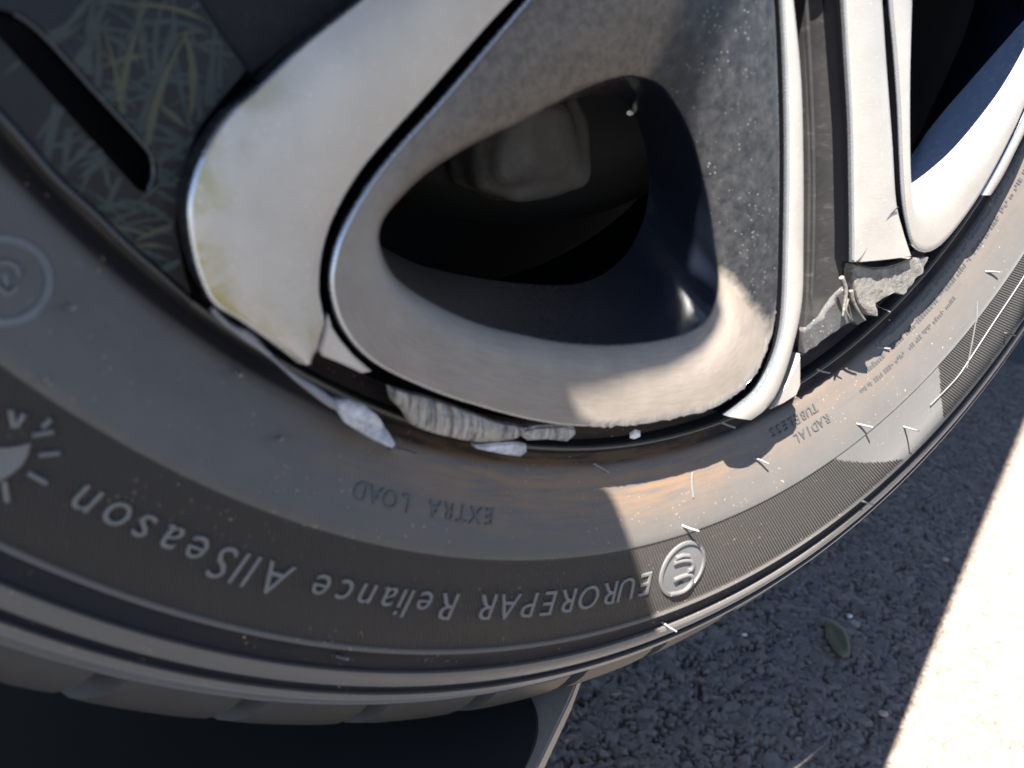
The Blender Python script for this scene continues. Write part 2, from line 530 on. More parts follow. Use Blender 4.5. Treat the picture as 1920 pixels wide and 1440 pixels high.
def mat_asphalt():
    m, nt, b = new_mat('asphalt')
    co = coords(nt)
    tone = attr(nt, 'tone').outputs['Fac']
    n1 = noise(nt, co, 700, 5, 0.7)
    n2 = noise(nt, co, 9, 4, 0.6)
    col = ramp(nt, tone, [(0.0, (0.07, 0.057, 0.047)), (0.35, (0.18, 0.144, 0.117)), (0.7, (0.27, 0.215, 0.172)), (0.92, (0.36, 0.26, 0.195)), (1.0, (0.60, 0.46, 0.35))])
    col = mix(nt, ramp(nt, n1, [(0.35, g3(0)), (0.7, g3(1))]), col, mix(nt, 0.5, col, (0.28, 0.23, 0.195)))
    col = mix(nt, math_(nt, 'MULTIPLY', n2, 0.5), col, (0.19, 0.155, 0.13))
    ln(nt, col, b.inputs['Base Color'])
    b.inputs['Roughness'].default_value = 0.55
    bump(nt, b, n1, 0.6, 0.0012)
    return m
M['asphalt'] = mat_asphalt()
def mat_plain(name, c, rough=0.6):
    m, nt, b = new_mat(name)
    co = coords(nt)
    ln(nt, mix(nt, noise(nt, co, 400, 4), tuple(v * 0.75 for v in c), tuple(min(1, v * 1.25) for v in c)), b.inputs['Base Color'])
    b.inputs['Roughness'].default_value = rough
    return m
M['road'] = mat_plain('old_dark_asphalt', (0.058, 0.056, 0.055), 0.75)
M['pebble'] = mat_plain('pale_pebble', (0.42, 0.33, 0.26))
M['leaf'] = mat_plain('dry_olive_leaf', (0.15, 0.125, 0.062))
M['shadow_panel'] = mat_plain('shadow_panel_grey', (0.16, 0.16, 0.17), 0.3)
M['chip'] = mat_plain('pale_chip', (0.72, 0.68, 0.62))

# ------------------------------------------------------------------ ground
def build_ground():
    x0, x1, y0, y1, st = -0.06, 1.30, -0.06, 0.74, 0.00112
    nx, ny = int((x1 - x0) / st) + 1, int((y1 - y0) / st) + 1
    H = np.full((ny, nx), -0.0042); T = np.full((ny, nx), 0.12)
    g = np.random.default_rng(11)
    cnt = 165000
    sx = g.uniform(x0, x1, cnt); sy = g.uniform(y0, y1, cnt)
    sr = np.clip(g.lognormal(math.log(0.0016), 0.60, cnt), 0.0009, 0.0080)
    sh = g.normal(0, 0.0005, cnt); tn = np.clip(g.beta(2.2, 2.6, cnt) + (g.random(cnt) > 0.985) * 0.4, 0, 1)
    ang = g.uniform(0, math.pi, cnt); el = g.uniform(0.6, 1.0, cnt)
    tx = g.normal(0, 0.10, cnt); ty = g.normal(0, 0.10, cnt)
    for k in range(cnt):
        r = sr[k]
        i0 = max(0, int((sx[k] - r - x0) / st)); i1 = min(nx, int((sx[k] + r - x0) / st) + 2)
        j0 = max(0, int((sy[k] - r - y0) / st)); j1 = min(ny, int((sy[k] + r - y0) / st) + 2)
        X = x0 + np.arange(i0, i1) * st - sx[k]; Y = (y0 + np.arange(j0, j1) * st - sy[k])[:, None]
        c, s = math.cos(ang[k]), math.sin(ang[k])
        u = (X * c + Y * s) / r; v = (-X * s + Y * c) / (r * el[k])
        d = np.abs(u + 0.35 * v) ** 2.2 + np.abs(v) ** 2.8
        h = sh[k] + min(r, 0.0030) * 0.28 * (np.clip(1 - d, 0, 1) ** 0.35 - 0.8) + X * tx[k] + Y * ty[k]
        sub = H[j0:j1, i0:i1]
        msk = (d < 1) & (h > sub)
        sub[msk] = np.broadcast_to(h, sub.shape)[msk]
        T[j0:j1, i0:i1][msk] = tn[k]
    H -= 0.0006
    # fade the relief out at the border so the sheet meets the plain ground around it
    XX, YY = np.meshgrid(x0 + np.arange(nx) * st, y0 + np.arange(ny) * st)
    idx = np.arange(nx * ny).reshape(ny, nx)
    F = np.stack([idx[:-1, :-1], idx[:-1, 1:], idx[1:, 1:], idx[1:, :-1]], -1).reshape(-1, 4)
    V = np.stack([XX, YY, H], -1).reshape(-1, 3)
    me = bpy.data.meshes.new('ground')
    me.vertices.add(len(V)); me.vertices.foreach_set('co', V.ravel())
    me.loops.add(F.size); me.loops.foreach_set('vertex_index', F.ravel())
    me.polygons.add(len(F)); me.polygons.foreach_set('loop_start', np.arange(0, F.size, 4)); me.polygons.foreach_set('loop_total', np.full(len(F), 4))
    me.update(); me.validate()
    a = me.attributes.new('tone', 'FLOAT', 'POINT')
    a.data.foreach_set('value', T.ravel())
    o = obj('ground', me, M['asphalt'])
    tag(o, kind='structure')
    # older, darker road surface all around, with a hole where the relief sheet lies
    ex = 60.0
    ri = [(x0, y0), (x1, y0), (x1, y1), (x0, y1)]; ro = [(-ex, -ex), (ex, -ex), (ex, ex), (-ex, ex)]
    rv = [(x, y, -0.0016) for x, y in ri] + [(x, y, -0.0016) for x, y in ro]
    r = obj('road', mesh('road', rv, [(i, 4 + i, 4 + (i + 1) % 4, (i + 1) % 4) for i in range(4)], False), M['road'])
    tag(r, kind='structure')
build_ground()

# ------------------------------------------------------------------ wheel
wheel = empty('wheel_assembly', Vector((0, 0.1, HB)))
tag(wheel, 'car wheel with a dirty black tyre and cracked, broken silver wheel cover', 'wheel')

# tyre -----------------------------------------------------------
PROF = [(205, -10), (212, -6), (216, -2.6), (217.2, -1.2), (219, -0.4), (222, 0.7), (226, 2.4), (231, 4.5), (236, 6.3), (240, 7.5), (242.6, 8.05),
        (243.0, 7.75), (247, 7.95), (252, 8.05), (257, 8.05), (262, 7.9), (267, 7.5), (271.4, 7.0),
        (271.9, 7.6), (272.9, 7.5), (273.5, 5.6), (276, 5.0), (279.6, 4.4), (280.2, 5.5), (281.5, 5.4), (283.5, 4.7), (285.4, 3.7), (286.0, 2.2), (288.2, 1.5),
        (288.7, 2.7), (290.0, 2.1), (291.4, 1.0), (292.6, -0.6), (293.3, -3.5), (295.5, -4.6), (297.5, -5.9), (298.8, -8.6), (301.0, -14), (304.5, -24), (309, -40), (309.5, -70), (309.5, -140),
        (308, -170), (300, -192), (285, -202), (260, -207), (235, -203), (217, -195), (205, -188)]
_i0 = [k for k, p in enumerate(PROF) if p == (243.0, 7.75)][0]; _i1 = [k for k, p in enumerate(PROF) if p == (271.4, 7.0)][0]
_band = PROF[_i0:_i1 + 1]
PROF = PROF[:_i0] + [(float(r), float(np.interp(r, [p[0] for p in _band], [p[1] for p in _band]))) for r in np.linspace(243.0, 271.4, 29)] + PROF[_i1 + 1:]
def prof_w(r):
    ms = [p for p in PROF if p[1] > -3.5]; rs = [p[0] for p in ms]; ws = [p[1] for p in ms]
    return float(np.interp(r, rs, ws))
fine = list(np.arange(R(84), R(216), R(0.2)))
rest = list(np.arange(R(216), R(84) + 2 * math.pi, R(1.5)))
AZ = fine + rest
rows = [[pol(r, a, w) for a in AZ] for r, w in PROF]
me = grid_mesh('tyre', rows, True, 60)
def add_attr(me, name, fn):
    a = me.attributes.new(name, 'FLOAT', 'POINT')
    a.data.foreach_set('value', [fn(v.co) for v in me.vertices])
info = [to_pol(v.co) for v in me.vertices]
def rib_mask(r, a, w):
    d = math.degrees(a)
    if w < 3 or r < 242.8 or r > 271.6: return 0.0
    # the ribbed band ends in slanted tips on the right, and starts again further on
    if d < 166.5 + (r - 243) * 0.32: return 1.0
    if d > 181.5 + max(0, (258 - r)) * 0.05 and d < 200: return 1.0
    return 0.0
def dirt_mask(r, a, w):
    d = math.degrees(a)
    if w < -9: return 0.25
    radial = np.interp(r, [215, 219, 226, 233, 240, 290], [0.7, 1.0, 0.85, 0.35, 0.06, 0.08])
    ang = np.interp(d, [95, 110, 122, 130, 148, 160, 190], [0.08, 0.10, 0.55, 1.0, 0.8, 0.28, 0.2])
    return float(radial * ang)
for nm, fn in (('az', lambda t: t[1]), ('rad', lambda t: t[0]), ('rib', lambda t: rib_mask(*t)), ('dirt', lambda t: dirt_mask(*t)), ('tread', lambda t: float(t[2] < -7 or t[0] < 216.6 or 273.2 < t[0] < 279.9 or 285.7 < t[0] < 288.5)),
               ('ridge_tone', lambda t: 0.0 if t[2] < -0.2 else float(0.55 * (280.0 < t[0] < 285.6) + 0.9 * (288.6 < t[0] < 292.0) + 0.35 * (271.8 < t[0] < 273.0)))):
    a = me.attributes.new(nm, 'FLOAT', 'POINT')
    a.data.foreach_set('value', [fn(t) for t in info])
tyre = obj('tyre', me, M['tyre'], wheel)

# tread blocks on the shoulder: one block, copied round the tyre
NB = 48
PITCH = 2 * math.pi / NB
def block_mesh(name, a0, a1, prof, skew, drop):
    """solid curved block between two azimuths; its ends lean with the depth; prof = (r, w)"""
    rows, na = [], 7
    ws = [p[1] for p in prof]
    def az(f, w): return a0 + (a1 - a0) * f + skew * (w - ws[0]) / (ws[-1] - ws[0])
    for r, w in prof:
        row = []
        for k in range(na):
            f = k / (na - 1)
            e = min(f, 1 - f)
            rr = r - (0.25 if e < 0.001 else 0.0)
            row.append(pol(rr, az(f, w), w))
        rows.append(row)
    # side rows going down into the carcass
    full = []
    for (r, w), row in zip(prof, rows):
        full.append([pol(r - drop, az(0, w), w - 0.5)] + row + [pol(r - drop, az(1, w), w - 0.5)])
    first = [pol(prof[0][0] - drop * 0.6, az(min(max((k - 1) / (na - 1), 0), 1), prof[0][1]), prof[0][1] - 3) for k in range(na + 2)]
    last = [pol(prof[-1][0] - drop, az(min(max((k - 1) / (na - 1), 0), 1), prof[-1][1]), prof[-1][1]) for k in range(na + 2)]
    me = grid_mesh(name, [first] + full + [last], False, 25)
    return me
shoulder = [(297.6, -5.7), (301.5, -7.6), (305.5, -10.2), (309.5, -13.8), (312.8, -19), (314.6, -27), (315.4, -38), (315.8, -52)]
bm1 = block_mesh('tread_block', 0.10 * PITCH, 0.90 * PITCH, shoulder, -0.06, 9)
bm2 = block_mesh('tread_block', 0.10 * PITCH, 0.90 * PITCH, [(315.9, -60), (316.6, -80), (316.8, -100)], -0.04, 7)
bm3 = block_mesh('tread_block', 0.10 * PITCH, 0.90 * PITCH, [(316.8, -108), (316.6, -130), (315.9, -150)], -0.04, 7)
for b_ in (bm1, bm2, bm3): b_.materials.append(M['tread'])
WC = Vector((0, 0, HC))
def around(me, ang, parent, name):
    o = bpy.data.objects.new(name, me)
    COL.objects.link(o)
    o.parent = parent
    # rotating by +azimuth is a turn about the world's -Y axis
    o.matrix_local = Matrix.Translation(WC) @ Matrix.Rotation(ang, 4, 'Y') @ Matrix.Translation(-WC)
    return o
# sense of rotation that takes pol(r, a) to pol(r, a + d)
p_ = pol(300, 0.3, 0) - WC
SGN = 1 if ((Matrix.Rotation(0.1, 3, 'Y') @ p_) - (pol(300, 0.4, 0) - WC)).length < ((Matrix.Rotation(-0.1, 3, 'Y') @ p_) - (pol(300, 0.4, 0) - WC)).length else -1
for k in range(NB):
    around(bm1, SGN * k * PITCH, tyre, 'tread_block')
    if 86 < math.degrees(k * PITCH) < 240:
        around(bm2, SGN * k * PITCH, tyre, 'tread_block')
        around(bm3, SGN * k * PITCH, tyre, 'tread_block')

# lettering: each letter raised on the sidewall, tops outward
_gl = {}
def glyph(ch, extrude, offset=0.0, res=3):
    key = (ch, extrude, offset)
    if key not in _gl:
        cu = bpy.data.curves.new('g', 'FONT')
        cu.body = ch; cu.size = 1.0; cu.extrude = extrude; cu.bevel_depth = 0.012; cu.bevel_resolution = 1
        cu.offset = offset; cu.align_x = 'CENTER'; cu.resolution_u = res
        to = bpy.data.objects.new('g', cu)
        COL.objects.link(to)
        dg = bpy.context.evaluated_depsgraph_get()
        me_ = bpy.data.meshes.new_from_object(to.evaluated_get(dg))
        co_ = np.array([v.co[:] for v in me_.vertices]); fs_ = [tuple(p.vertices) for p in me_.polygons]
        xs = co_[:, 0]
        co_[:, 0] -= (xs.min() + xs.max()) / 2
        _gl[key] = (co_, fs_)
        bpy.data.objects.remove(to); bpy.data.curves.remove(cu); bpy.data.meshes.remove(me_)
    return _gl[key]
CAP = 0.729                              # cap height of the font at size 1
def letter(ch, r0, az, cap, mat, parent, proud=0.55, italic=0.0, width=1.0, name='letter', offset=0.0, sink=0.3):
    co_, fs_ = glyph(ch, 0.05, offset)
    s = cap / CAP
    vs_ = []
    for x, y, z in co_:
        r = r0 + y * s
        a = az - (x + italic * y) * s * width / (r0 + cap / 2)
        f = (z + 0.062) / 0.124
        vs_.append(pol(r, a, prof_w(r) - sink + f * (proud + sink)))
    return obj(name, mesh(name, vs_, fs_, False), mat, parent)
for word, pts in (('EUROREPAR', (144.75, 142.93, 141.30, 139.45, 137.50, 135.90, 134.25, 132.54, 130.75)),
                  ('Reliance', (127.75, 126.05, 124.95, 124.40, 123.42, 121.95, 120.50, 118.95)),
                  ('AllSeason', (116.16, 114.75, 114.05, 113.05, 111.45, 109.95, 108.50, 107.10, 105.50))):
    for ch, d in zip(word, pts):
        letter(ch, 253.3, R(d), 8.8, M['letter'], tyre, 0.6, 0.10 if word != 'EUROREPAR' else 0.06, 0.92, offset=-0.012)
# smaller lines near the bead
def line(text, r0, d0, d1, cap, proud=0.4):
    n = len(text)
    for k, ch in enumerate(text):
        if ch == ' ': continue
        letter(ch, r0, R(d0 + (d1 - d0) * k / (n - 1)), cap, M['mark'], tyre, proud, 0, 0.95, 'small_letter', 0.0, 0.25)
line('EXTRA LOAD', 229.0, 129.4, 119.0, 4.6)
line('RADIAL', 226.3, 167.2, 163.0, 3.4)
line('TUBELESS', 220.5, 166.4, 160.6, 3.4)

# emblem: a disc with a raised rim and three strokes
def wp(x, y, up): # photo pixel on the sidewall -> point proud of it
    p = at(x, y, 8.0); r, a, w = to_pol(p)
    return pol(r, a, prof_w(r) + up)
disc_v, disc_f, nd = [], [], 40
er, ea = 256.2, R(148.45)
for rad, up in ((10.6, -0.3), (10.4, 0.65), (9.5, 0.75), (9.2, 0.1), (0.01, 0.1)):
    for k in range(nd):
        th = 2 * math.pi * k / nd
        r = er + rad * math.sin(th); a = ea + rad * math.cos(th) / er
        disc_v.append(pol(r, a, prof_w(r) + up))
for j in range(4):
    for k in range(nd):
        l = (k + 1) % nd
        disc_f.append((j * nd + k, j * nd + l, (j + 1) * nd + l, (j + 1) * nd + k))
emblem = obj('emblem_disc', mesh('emblem_disc', disc_v, disc_f, True, 40), M['letter'], tyre)
for path in ([(1262, 1055), (1275, 1051), (1290, 1050), (1297, 1056), (1295, 1066), (1288, 1069)],
             [(1262, 1087), (1275, 1081), (1289, 1077), (1296, 1080), (1297, 1088), (1293, 1098), (1284, 1107), (1272, 1112), (1257, 1114)],
             [(1265, 1046), (1278, 1041), (1290, 1041)]):
    pts = [wp(x, y, 0.3) for x, y in spline(path, 24)]
    tube('emblem_stroke', pts, [0.00085] * 24, M['letter'], tyre, 8)
# round approval mark and mountain-snowflake symbol at the left edge
def ring_mark(cx, cy, rads, up):
    rc, ac, _ = to_pol(at(cx, cy, 7))
    vs_, fs_ = [], []
    for rad, u in rads:
        for k in range(48):
            th = 2 * math.pi * k / 48
            r = rc + rad * math.sin(th); a = ac + rad * math.cos(th) / rc
            vs_.append(pol(r, a, prof_w(r) + u * up))
    for j in range(len(rads) - 1):
        for k in range(48):
            l = (k + 1) % 48
            fs_.append((j * 48 + k, j * 48 + l, (j + 1) * 48 + l, (j + 1) * 48 + k))
    return obj('round_mark', mesh('round_mark', vs_, fs_, True, 40), M['letter'], tyre)
ring_mark(8, 530, ((8.6, -0.5), (8.3, 0.8), (6.9, 0.8), (6.6, -0.5)), 0.5)
for path in ([(-14, 505), (10, 498), (32, 508), (38, 525)], [(-6, 540), (14, 556), (34, 545)], [(10, 520), (14, 540)]):
    tube('round_mark_stroke', [wp(x, y, 0.2) for x, y in spline(path, 16)], [0.0006] * 16, M['letter'], tyre, 8)
rays = [((72, 852), (112, 848)), ((52, 885), (88, 905)), ((8, 900), (14, 940)), ((20, 768), (26, 800)), ((45, 775), (30, 800)),
        ((80, 800), (95, 785)), ((60, 815), (100, 808))]
for a, b in rays:
    tube('symbol_ray', [wp(*a, 0.2), wp((a[0] + b[0]) / 2, (a[1] + b[1]) / 2, 0.25), wp(*b, 0.2)], [0.0006] * 3, M['letter'], tyre, 8)
peak = [(-40, 850), (-15, 838), (12, 838), (35, 835), (58, 829), (52, 852), (40, 872), (18, 890), (-10, 905), (-40, 915)]
pv = [wp(x, y, 0.55) for x, y in peak] + [wp(x, y, -0.3) for x, y in peak]
npk = len(peak)
obj('mountain_symbol', mesh('mountain_symbol', pv, [tuple(range(npk))] + [(k, (k + 1) % npk, npk + (k + 1) % npk, npk + k) for k in range(npk)], False), M['letter'], tyre)
# row of tiny marks that cannot be read, right side near the bead
tiny_v, tiny_f = [], []
for r0, d0, d1, cap in ((216.8, 176, 206, 2.0), (221.6, 174, 204, 2.0), (226.8, 172, 188, 1.7)):
    d = d0
    while d < d1:
        wd = random.uniform(0.12, 0.34) * cap / 2
        if random.random() > 0.16:
            b0 = len(tiny_v)
            lo, hi = r0 + random.choice((0, 0, cap * 0.35)), r0 + cap * random.choice((1, 1, 0.6))
            for up in (0.22, -0.2):
                for rr_, aa in ((lo, d), (hi, d), (hi, d + wd), (lo, d + wd)):
                    tiny_v.append(pol(rr_, R(aa), prof_w(rr_) + up))
            tiny_f += [(b0, b0 + 1, b0 + 2, b0 + 3)] + [(b0 + k, b0 + (k + 1) % 4, b0 + 4 + (k + 1) % 4, b0 + 4 + k) for k in range(4)]
        d += wd + 0.12
tiny = obj('fine_print', mesh('fine_print', tiny_v, tiny_f, False), M['mark'], tyre)
tag(tiny, kind='stuff')
# slanted raised lines that cross the sidewall at the right
for path in ([(1743, 760), (1790, 712), (1813, 680), (1860, 608), (1913, 528), (1935, 490)], [(1812, 690), (1826, 622), (1838, 566)],
             [(1323, 898), (1316, 918), (1312, 940)]):
    tube('sidewall_line', [wp(x, y, 0.15) for x, y in spline(path, 20)], [0.00035] * 20, M['letter'], tyre, 8)
# moulding hairs
HAIRS = [(1577, 707, 1600, 711), (1613, 797, 1640, 802), (1862, 512, 1884, 511), (1282, 987, 1311, 996), (1694, 800, 1724, 808), (1886, 625, 1903, 629),
         (1618, 941, 1639, 947), (1254, 1176, 1276, 1189), (1151, 892, 1173, 902), (1681, 661, 1697, 657), (1433, 868, 1447, 872), (1395, 810, 1405, 812),
         (128, 586, 140, 577), (98, 722, 86, 710), (538, 836, 528, 824), (462, 712, 452, 704), (640, 1242, 652, 1236)]
for i, (x0, y0, x1, y1) in enumerate(HAIRS):
    base = wp(x0, y0, -0.2)
    d = ray(x1, y1)
    ln_ = random.uniform(0.0045, 0.006)
    t = (base.y - ln_ - CAM[1]) / d[1]
    tip = Vector(CAM + t * d)
    if (tip - base).length > 0.0065:
        tip = base + (tip - base).normalized() * 0.006
    mid = base.lerp(tip, 0.5) + Vector((random.uniform(-1, 1), 0, random.uniform(-1, 1))) * 0.0002
    tube('moulding_hair', [base, mid, tip], [0.0005, 0.00042, 0.00036], M['hair'], tyre, 8)

# rim ------------------------------------------------------------
full = list(np.linspace(0, 2 * math.pi, 289))
rim = lathe('rim', [(217, -12), (214.5, -6), (212.2, -3.2), (211.2, -2.6), (210.4, -3.2), (209.8, -6), (209, -14), (205, -20), (197, -24), (192, -40), (190, -70), (186, -110), (188, -160), (205, -186)],
            full, M['steel'], wheel)
lathe('rim_lip', [(211.9, -3.0), (211.5, -2.2), (210.9, -2.2), (210.5, -3.0)], full, M['flange'], rim)
lathe('hub_face', [(150, -88), (140, -74), (110, -70), (75, -66), (70, -50), (40, -48), (2, -48)], full, M['steel'], rim)

# wheel cover ----------------------------------------------------
cover = lathe('wheel_cover', [(74, -16), (76, 2), (72, 9), (60, 12), (36, 13), (33, 10), (2, 10)], list(np.linspace(0, 2 * math.pi, 145)), M['silver_plain'], wheel)

# first loop round the open hole
LOOP = [((1240, -260), (1190, 143), (1140, 177)), ((1100, -130), (1140, 150), (1107, 178)), ((1000, -14), (1073, 177), (1040, 197)),
        ((937, 60), (973, 230), (942, 243)), ((877, 130), (885, 272), (850, 265)), ((814, 202), (800, 325), (765, 312)),
        ((754, 268), (738, 385), (705, 368)), ((697, 338), (712, 425), (680, 410)), ((648, 418), (712, 462), (690, 445)),
        ((625, 480), (734, 512), (770, 490)), ((620, 545), (778, 550), (830, 508)), ((643, 617), (840, 584), (890, 520)),
        ((700, 680), (907, 611), (960, 530)), ((807, 733), (985, 630), (1030, 535)), ((907, 766), (1055, 643), (1080, 532)),
        ((1000, 790), (1130, 648), (1120, 520)), ((1083, 801), (1185, 646), (1150, 500)), ((1173, 801), (1235, 640), (1175, 475)),
        ((1273, 786), (1285, 628), (1195, 440)), ((1353, 761), (1325, 603), (1208, 405)), ((1409, 717), (1343, 565), (1215, 370)),
        ((1441, 655), (1348, 525), (1217, 335)), ((1457, 580), (1342, 475), (1215, 305)), ((1462, 450), (1332, 400), (1210, 275)),
        ((1464, 300), (1317, 327), (1203, 250)), ((1461, 150), (1297, 258), (1192, 220)), ((1454, 0), (1272, 205), (1178, 198)),
        ((1444, -150), (1238, 160), (1160, 183))]
WO, WL, WB = 7.0, 3.0, -30.0
def build_loop(name, anchors, wo, wl, wb, mat_face, mat_wall, parent, n=360, ragged=None, roll=5.0):
    O = spline([a[0] for a in anchors], n, True)
    Lp = spline([a[1] for a in anchors], n, True)
    Bk = spline([a[2] for a in anchors], n, True)
    g = np.random.default_rng(5)
    if ragged:
        O2 = []
        for k, p in enumerate(O):
            f = k / n * len(anchors)
            if ragged[0] <= f <= ragged[1]:
                dx, dy = g.normal(0, 1.0, 2)
                O2.append((p[0] + dx, p[1] + dy * 1.3))
            else: O2.append(p)
        O = O2
    o3 = [atc(x, y, wo) for x, y in O]; l3 = [atc(x, y, wl) for x, y in Lp]; b3 = [atc(x, y, wb) for x, y in Bk]
    rows = [[p - OUT * 0.014 for p in o3], [p - OUT * 0.0011 for p in o3]]
    e = 0.0009
    rows.append([p + (q - p).normalized() * e * 0.3 - OUT * e * 0.35 for p, q in zip(o3, l3)])
    m = 13
    for j in range(m):
        f = min(j / (m - 2) * 0.93, 0.93) if j < m - 1 else 0.99
        row = []
        for p, q in zip(o3, l3):
            d = (q - p); d = d * ((e + f * (d.length - e)) / d.length)
            # crowned, rolling over towards the hole
            drop = (f ** roll) * 0.95
            row.append(Vector((p.x + d.x, 0, p.z + d.z)) + OUT * ((wo + 4.0) / 1000 + (wl - wo) / 1000 * drop + 0.0004 * math.sin(math.pi * f)))
        rows.append(row)
    top_rows = len(rows)
    # rolled lip, then the wall of the hole
    for s in (0.02, 0.08, 0.18, 0.35, 0.6, 1.0):
        rows.append([q.lerp(b, s) - OUT * 0.0006 * math.sin(math.pi * min(1, s * 1.3)) for q, b in zip(l3, b3)])
    me = grid_mesh(name, rows, True, 60)
    me.materials.append(mat_face); me.materials.append(mat_wall); me.materials.append(M['black']); me.materials.append(M['polish'])
    for p in me.polygons:
        j = p.index // n
        p.material_index = 1 if j >= top_rows else (2 if j == 0 else (3 if j in (1, 2) else 0))
    return me, n, rows
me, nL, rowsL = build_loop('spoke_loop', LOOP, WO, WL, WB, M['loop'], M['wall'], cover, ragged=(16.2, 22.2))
NA = len(LOOP)
dv, gv, sv_ = [], [], []
for j in range(len(rowsL)):
    for i in range(nL):
        f = i / nL * NA
        dv.append(float(np.interp(f, [0, 0.01, 18, 20.3, 22.3, 26.3, 26.9, 28], [0.0, 0, 0, 0.0, 0.85, 1, 1, 0.1])))
        sv_.append(float(np.interp(f, [15.2, 16.2, 19, 21.8, 22.6], [0, 0.5, 0.7, 0.7, 0])) * float(np.interp(j, [0, 3, 4, 6], [1, 0.9, 0.5, 0])))
        gv.append(float(np.interp(f, [0, 3.5, 5.5, 8, 26.5, 27.5, 28], [1, 1, 0.75, 0.1, 0.1, 1, 1])))
for nm_, vals in (('dark', dv), ('grit', gv), ('scuff', sv_), ('along', [i / nL * NA for j in range(len(rowsL)) for i in range(nL)]), ('across', [j / 14 for j in range(len(rowsL)) for i in range(nL)])):
    me.attributes.new(nm_, 'FLOAT', 'POINT')
    me.attributes[nm_].data.foreach_set('value', vals)
# hole wall: shade painted brown left and below, sky reflection painted blue black right
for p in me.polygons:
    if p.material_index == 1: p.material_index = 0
for nm_, fn_ in (('wall_shade', lambda j, f: float(np.interp(j, [15.0, 16.0], [0, 1.0]))),
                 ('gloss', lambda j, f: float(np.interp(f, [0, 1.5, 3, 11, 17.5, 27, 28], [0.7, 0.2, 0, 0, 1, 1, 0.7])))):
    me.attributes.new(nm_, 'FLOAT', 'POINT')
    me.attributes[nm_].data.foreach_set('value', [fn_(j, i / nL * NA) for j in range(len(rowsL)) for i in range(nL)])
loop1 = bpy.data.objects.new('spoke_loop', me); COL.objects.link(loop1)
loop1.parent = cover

# broad silver spoke band, left arm
ribbon('spoke_band', [(760, -70), (690, -12), (640, 27), (567, 85), (483, 165), (433, 209), (390, 269), (361, 335), (351, 400), (362, 478), (378, 530), (402, 572), (452, 604), (512, 646), (562, 684)],
       [(1054, -104), (979, -17), (919, 47), (859, 115), (796, 187), (736, 253), (678, 323), (628, 407), (606, 477), (601, 540), (606, 577), (611, 605), (604, 632), (598, 655), (588, 676)],
       8.0, 7.6, 0.0016, 0.016, M['silver'], cover, n=110, m=12)
_bm = bpy.data.meshes['spoke_band']
_a = _bm.attributes.new('stain', 'FLOAT', 'POINT')
_v = []
for k in range(len(_bm.vertices)):
    j, i = k // 110, (k % 110) / 109
    f = min(max((j - 3) / 11, 0), 1)
    left = max(0, 1 - f / 0.28) * float(np.interp(i, [0.25, 0.35, 0.5, 0.8, 1.0], [0, 0.5, 0.75, 1.0, 1.0]))
    tail = float(np.interp(i, [0.78, 0.92, 1.0], [0, 0.6, 0.9])) * (0.35 + 0.65 * (0.5 + 0.5 * math.sin(f * 19)))
    _v.append(max(left, tail))
_a.data.foreach_set('value', _v)
# torn tongue of the band between the groove and the break
slab('torn_tongue', [(616, 590), (624, 616), (640, 640), (664, 668), (697, 697), (680, 700), (655, 688), (632, 678), (606, 668), (600, 655), (608, 630)], 6.6, 0.004, M['silver'], cover, 0.0005)
# narrow right arm of the same band
ribbon('spoke_band', [(1457, -110), (1468, 0), (1475, 150), (1477, 300), (1475, 450), (1470, 588), (1455, 664), (1424, 727), (1391, 758), (1362, 780)],
       [(1478, -110), (1492, 0), (1506, 150), (1510, 300), (1510, 450), (1507, 565), (1489, 655), (1463, 732), (1438, 768), (1412, 788)],
       7.4, 7.6, 0.0006, 0.014, M['silver_plain'], cover, n=110, m=7)
# side wedge below its outer edge
slab('band_side_wedge', [(1502, 664), (1502, 722), (1494, 742), (1470, 757), (1446, 768), (1462, 742), (1484, 700)], 5.2, 0.006, M['silver_plain'], cover, 0.0005)
# recessed grey channel between the two spokes
ribbon('channel_floor', [(1495, -110), (1504, 0), (1512, 150), (1516, 300), (1515, 450), (1512, 560), (1508, 620), (1503, 668)],
       [(1572, -110), (1578, 0), (1584, 150), (1588, 300), (1592, 450), (1597, 530), (1601, 575), (1600, 602)],
       1.0, 2.5, -0.0018, 0.006, M['channel'], cover, n=120, m=14, rough=0.00004, wall=False)
ribbon('channel_ridge', [(1500, -110), (1510, 0), (1519, 150), (1524, 300), (1524, 450), (1520, 560)],
       [(1506, -110), (1516, 0), (1525, 150), (1530, 300), (1529, 450), (1524, 560)], 2.0, 2.0, 0.0004, 0.004, M['channel'], cover, n=60, m=5, edge=0.0003, wall=False)
# crumpled torn lower end of the channel
def crumple(amp, seed):
    g = np.random.default_rng(seed)
    ph = g.uniform(0, 6.28, (6,)); fr = g.uniform(250, 900, (6, 2))
    def f(v):
        s = sum(math.sin(fr[k, 0] * v.x + fr[k, 1] * v.z + ph[k]) for k in range(6)) / 6
        return v + OUT * amp * s + Vector((s * amp * 0.4, 0, s * amp * 0.3))
    return f
slab('torn_channel_end', jag([(1506, 622), (1540, 600), (1565, 560), (1585, 535), (1596, 520), (1602, 548), (1609, 572), (1620, 592), (1624, 603), (1609, 610), (1597, 603), (1584, 607), (1566, 622), (1548, 634), (1527, 650), (1508, 664)], 1.5, 3), 2.2, 0.003, M['scuffed'], cover, 0.0003, crumple(0.0008, 4), 2)
for pts, rad in (([(1578, 520), (1586, 545), (1583, 575), (1580, 592)], 0.0009), ([(1596, 545), (1600, 565), (1612, 588), (1622, 600)], 0.0008), ([(1590, 560), (1586, 580), (1594, 598)], 0.0006)):
    tube('torn_burr', [atc(x, y, 5.5) for x, y in spline(pts, 14)], list(np.linspace(rad, rad * 0.4, 14)), M['cream'], cover, 8)

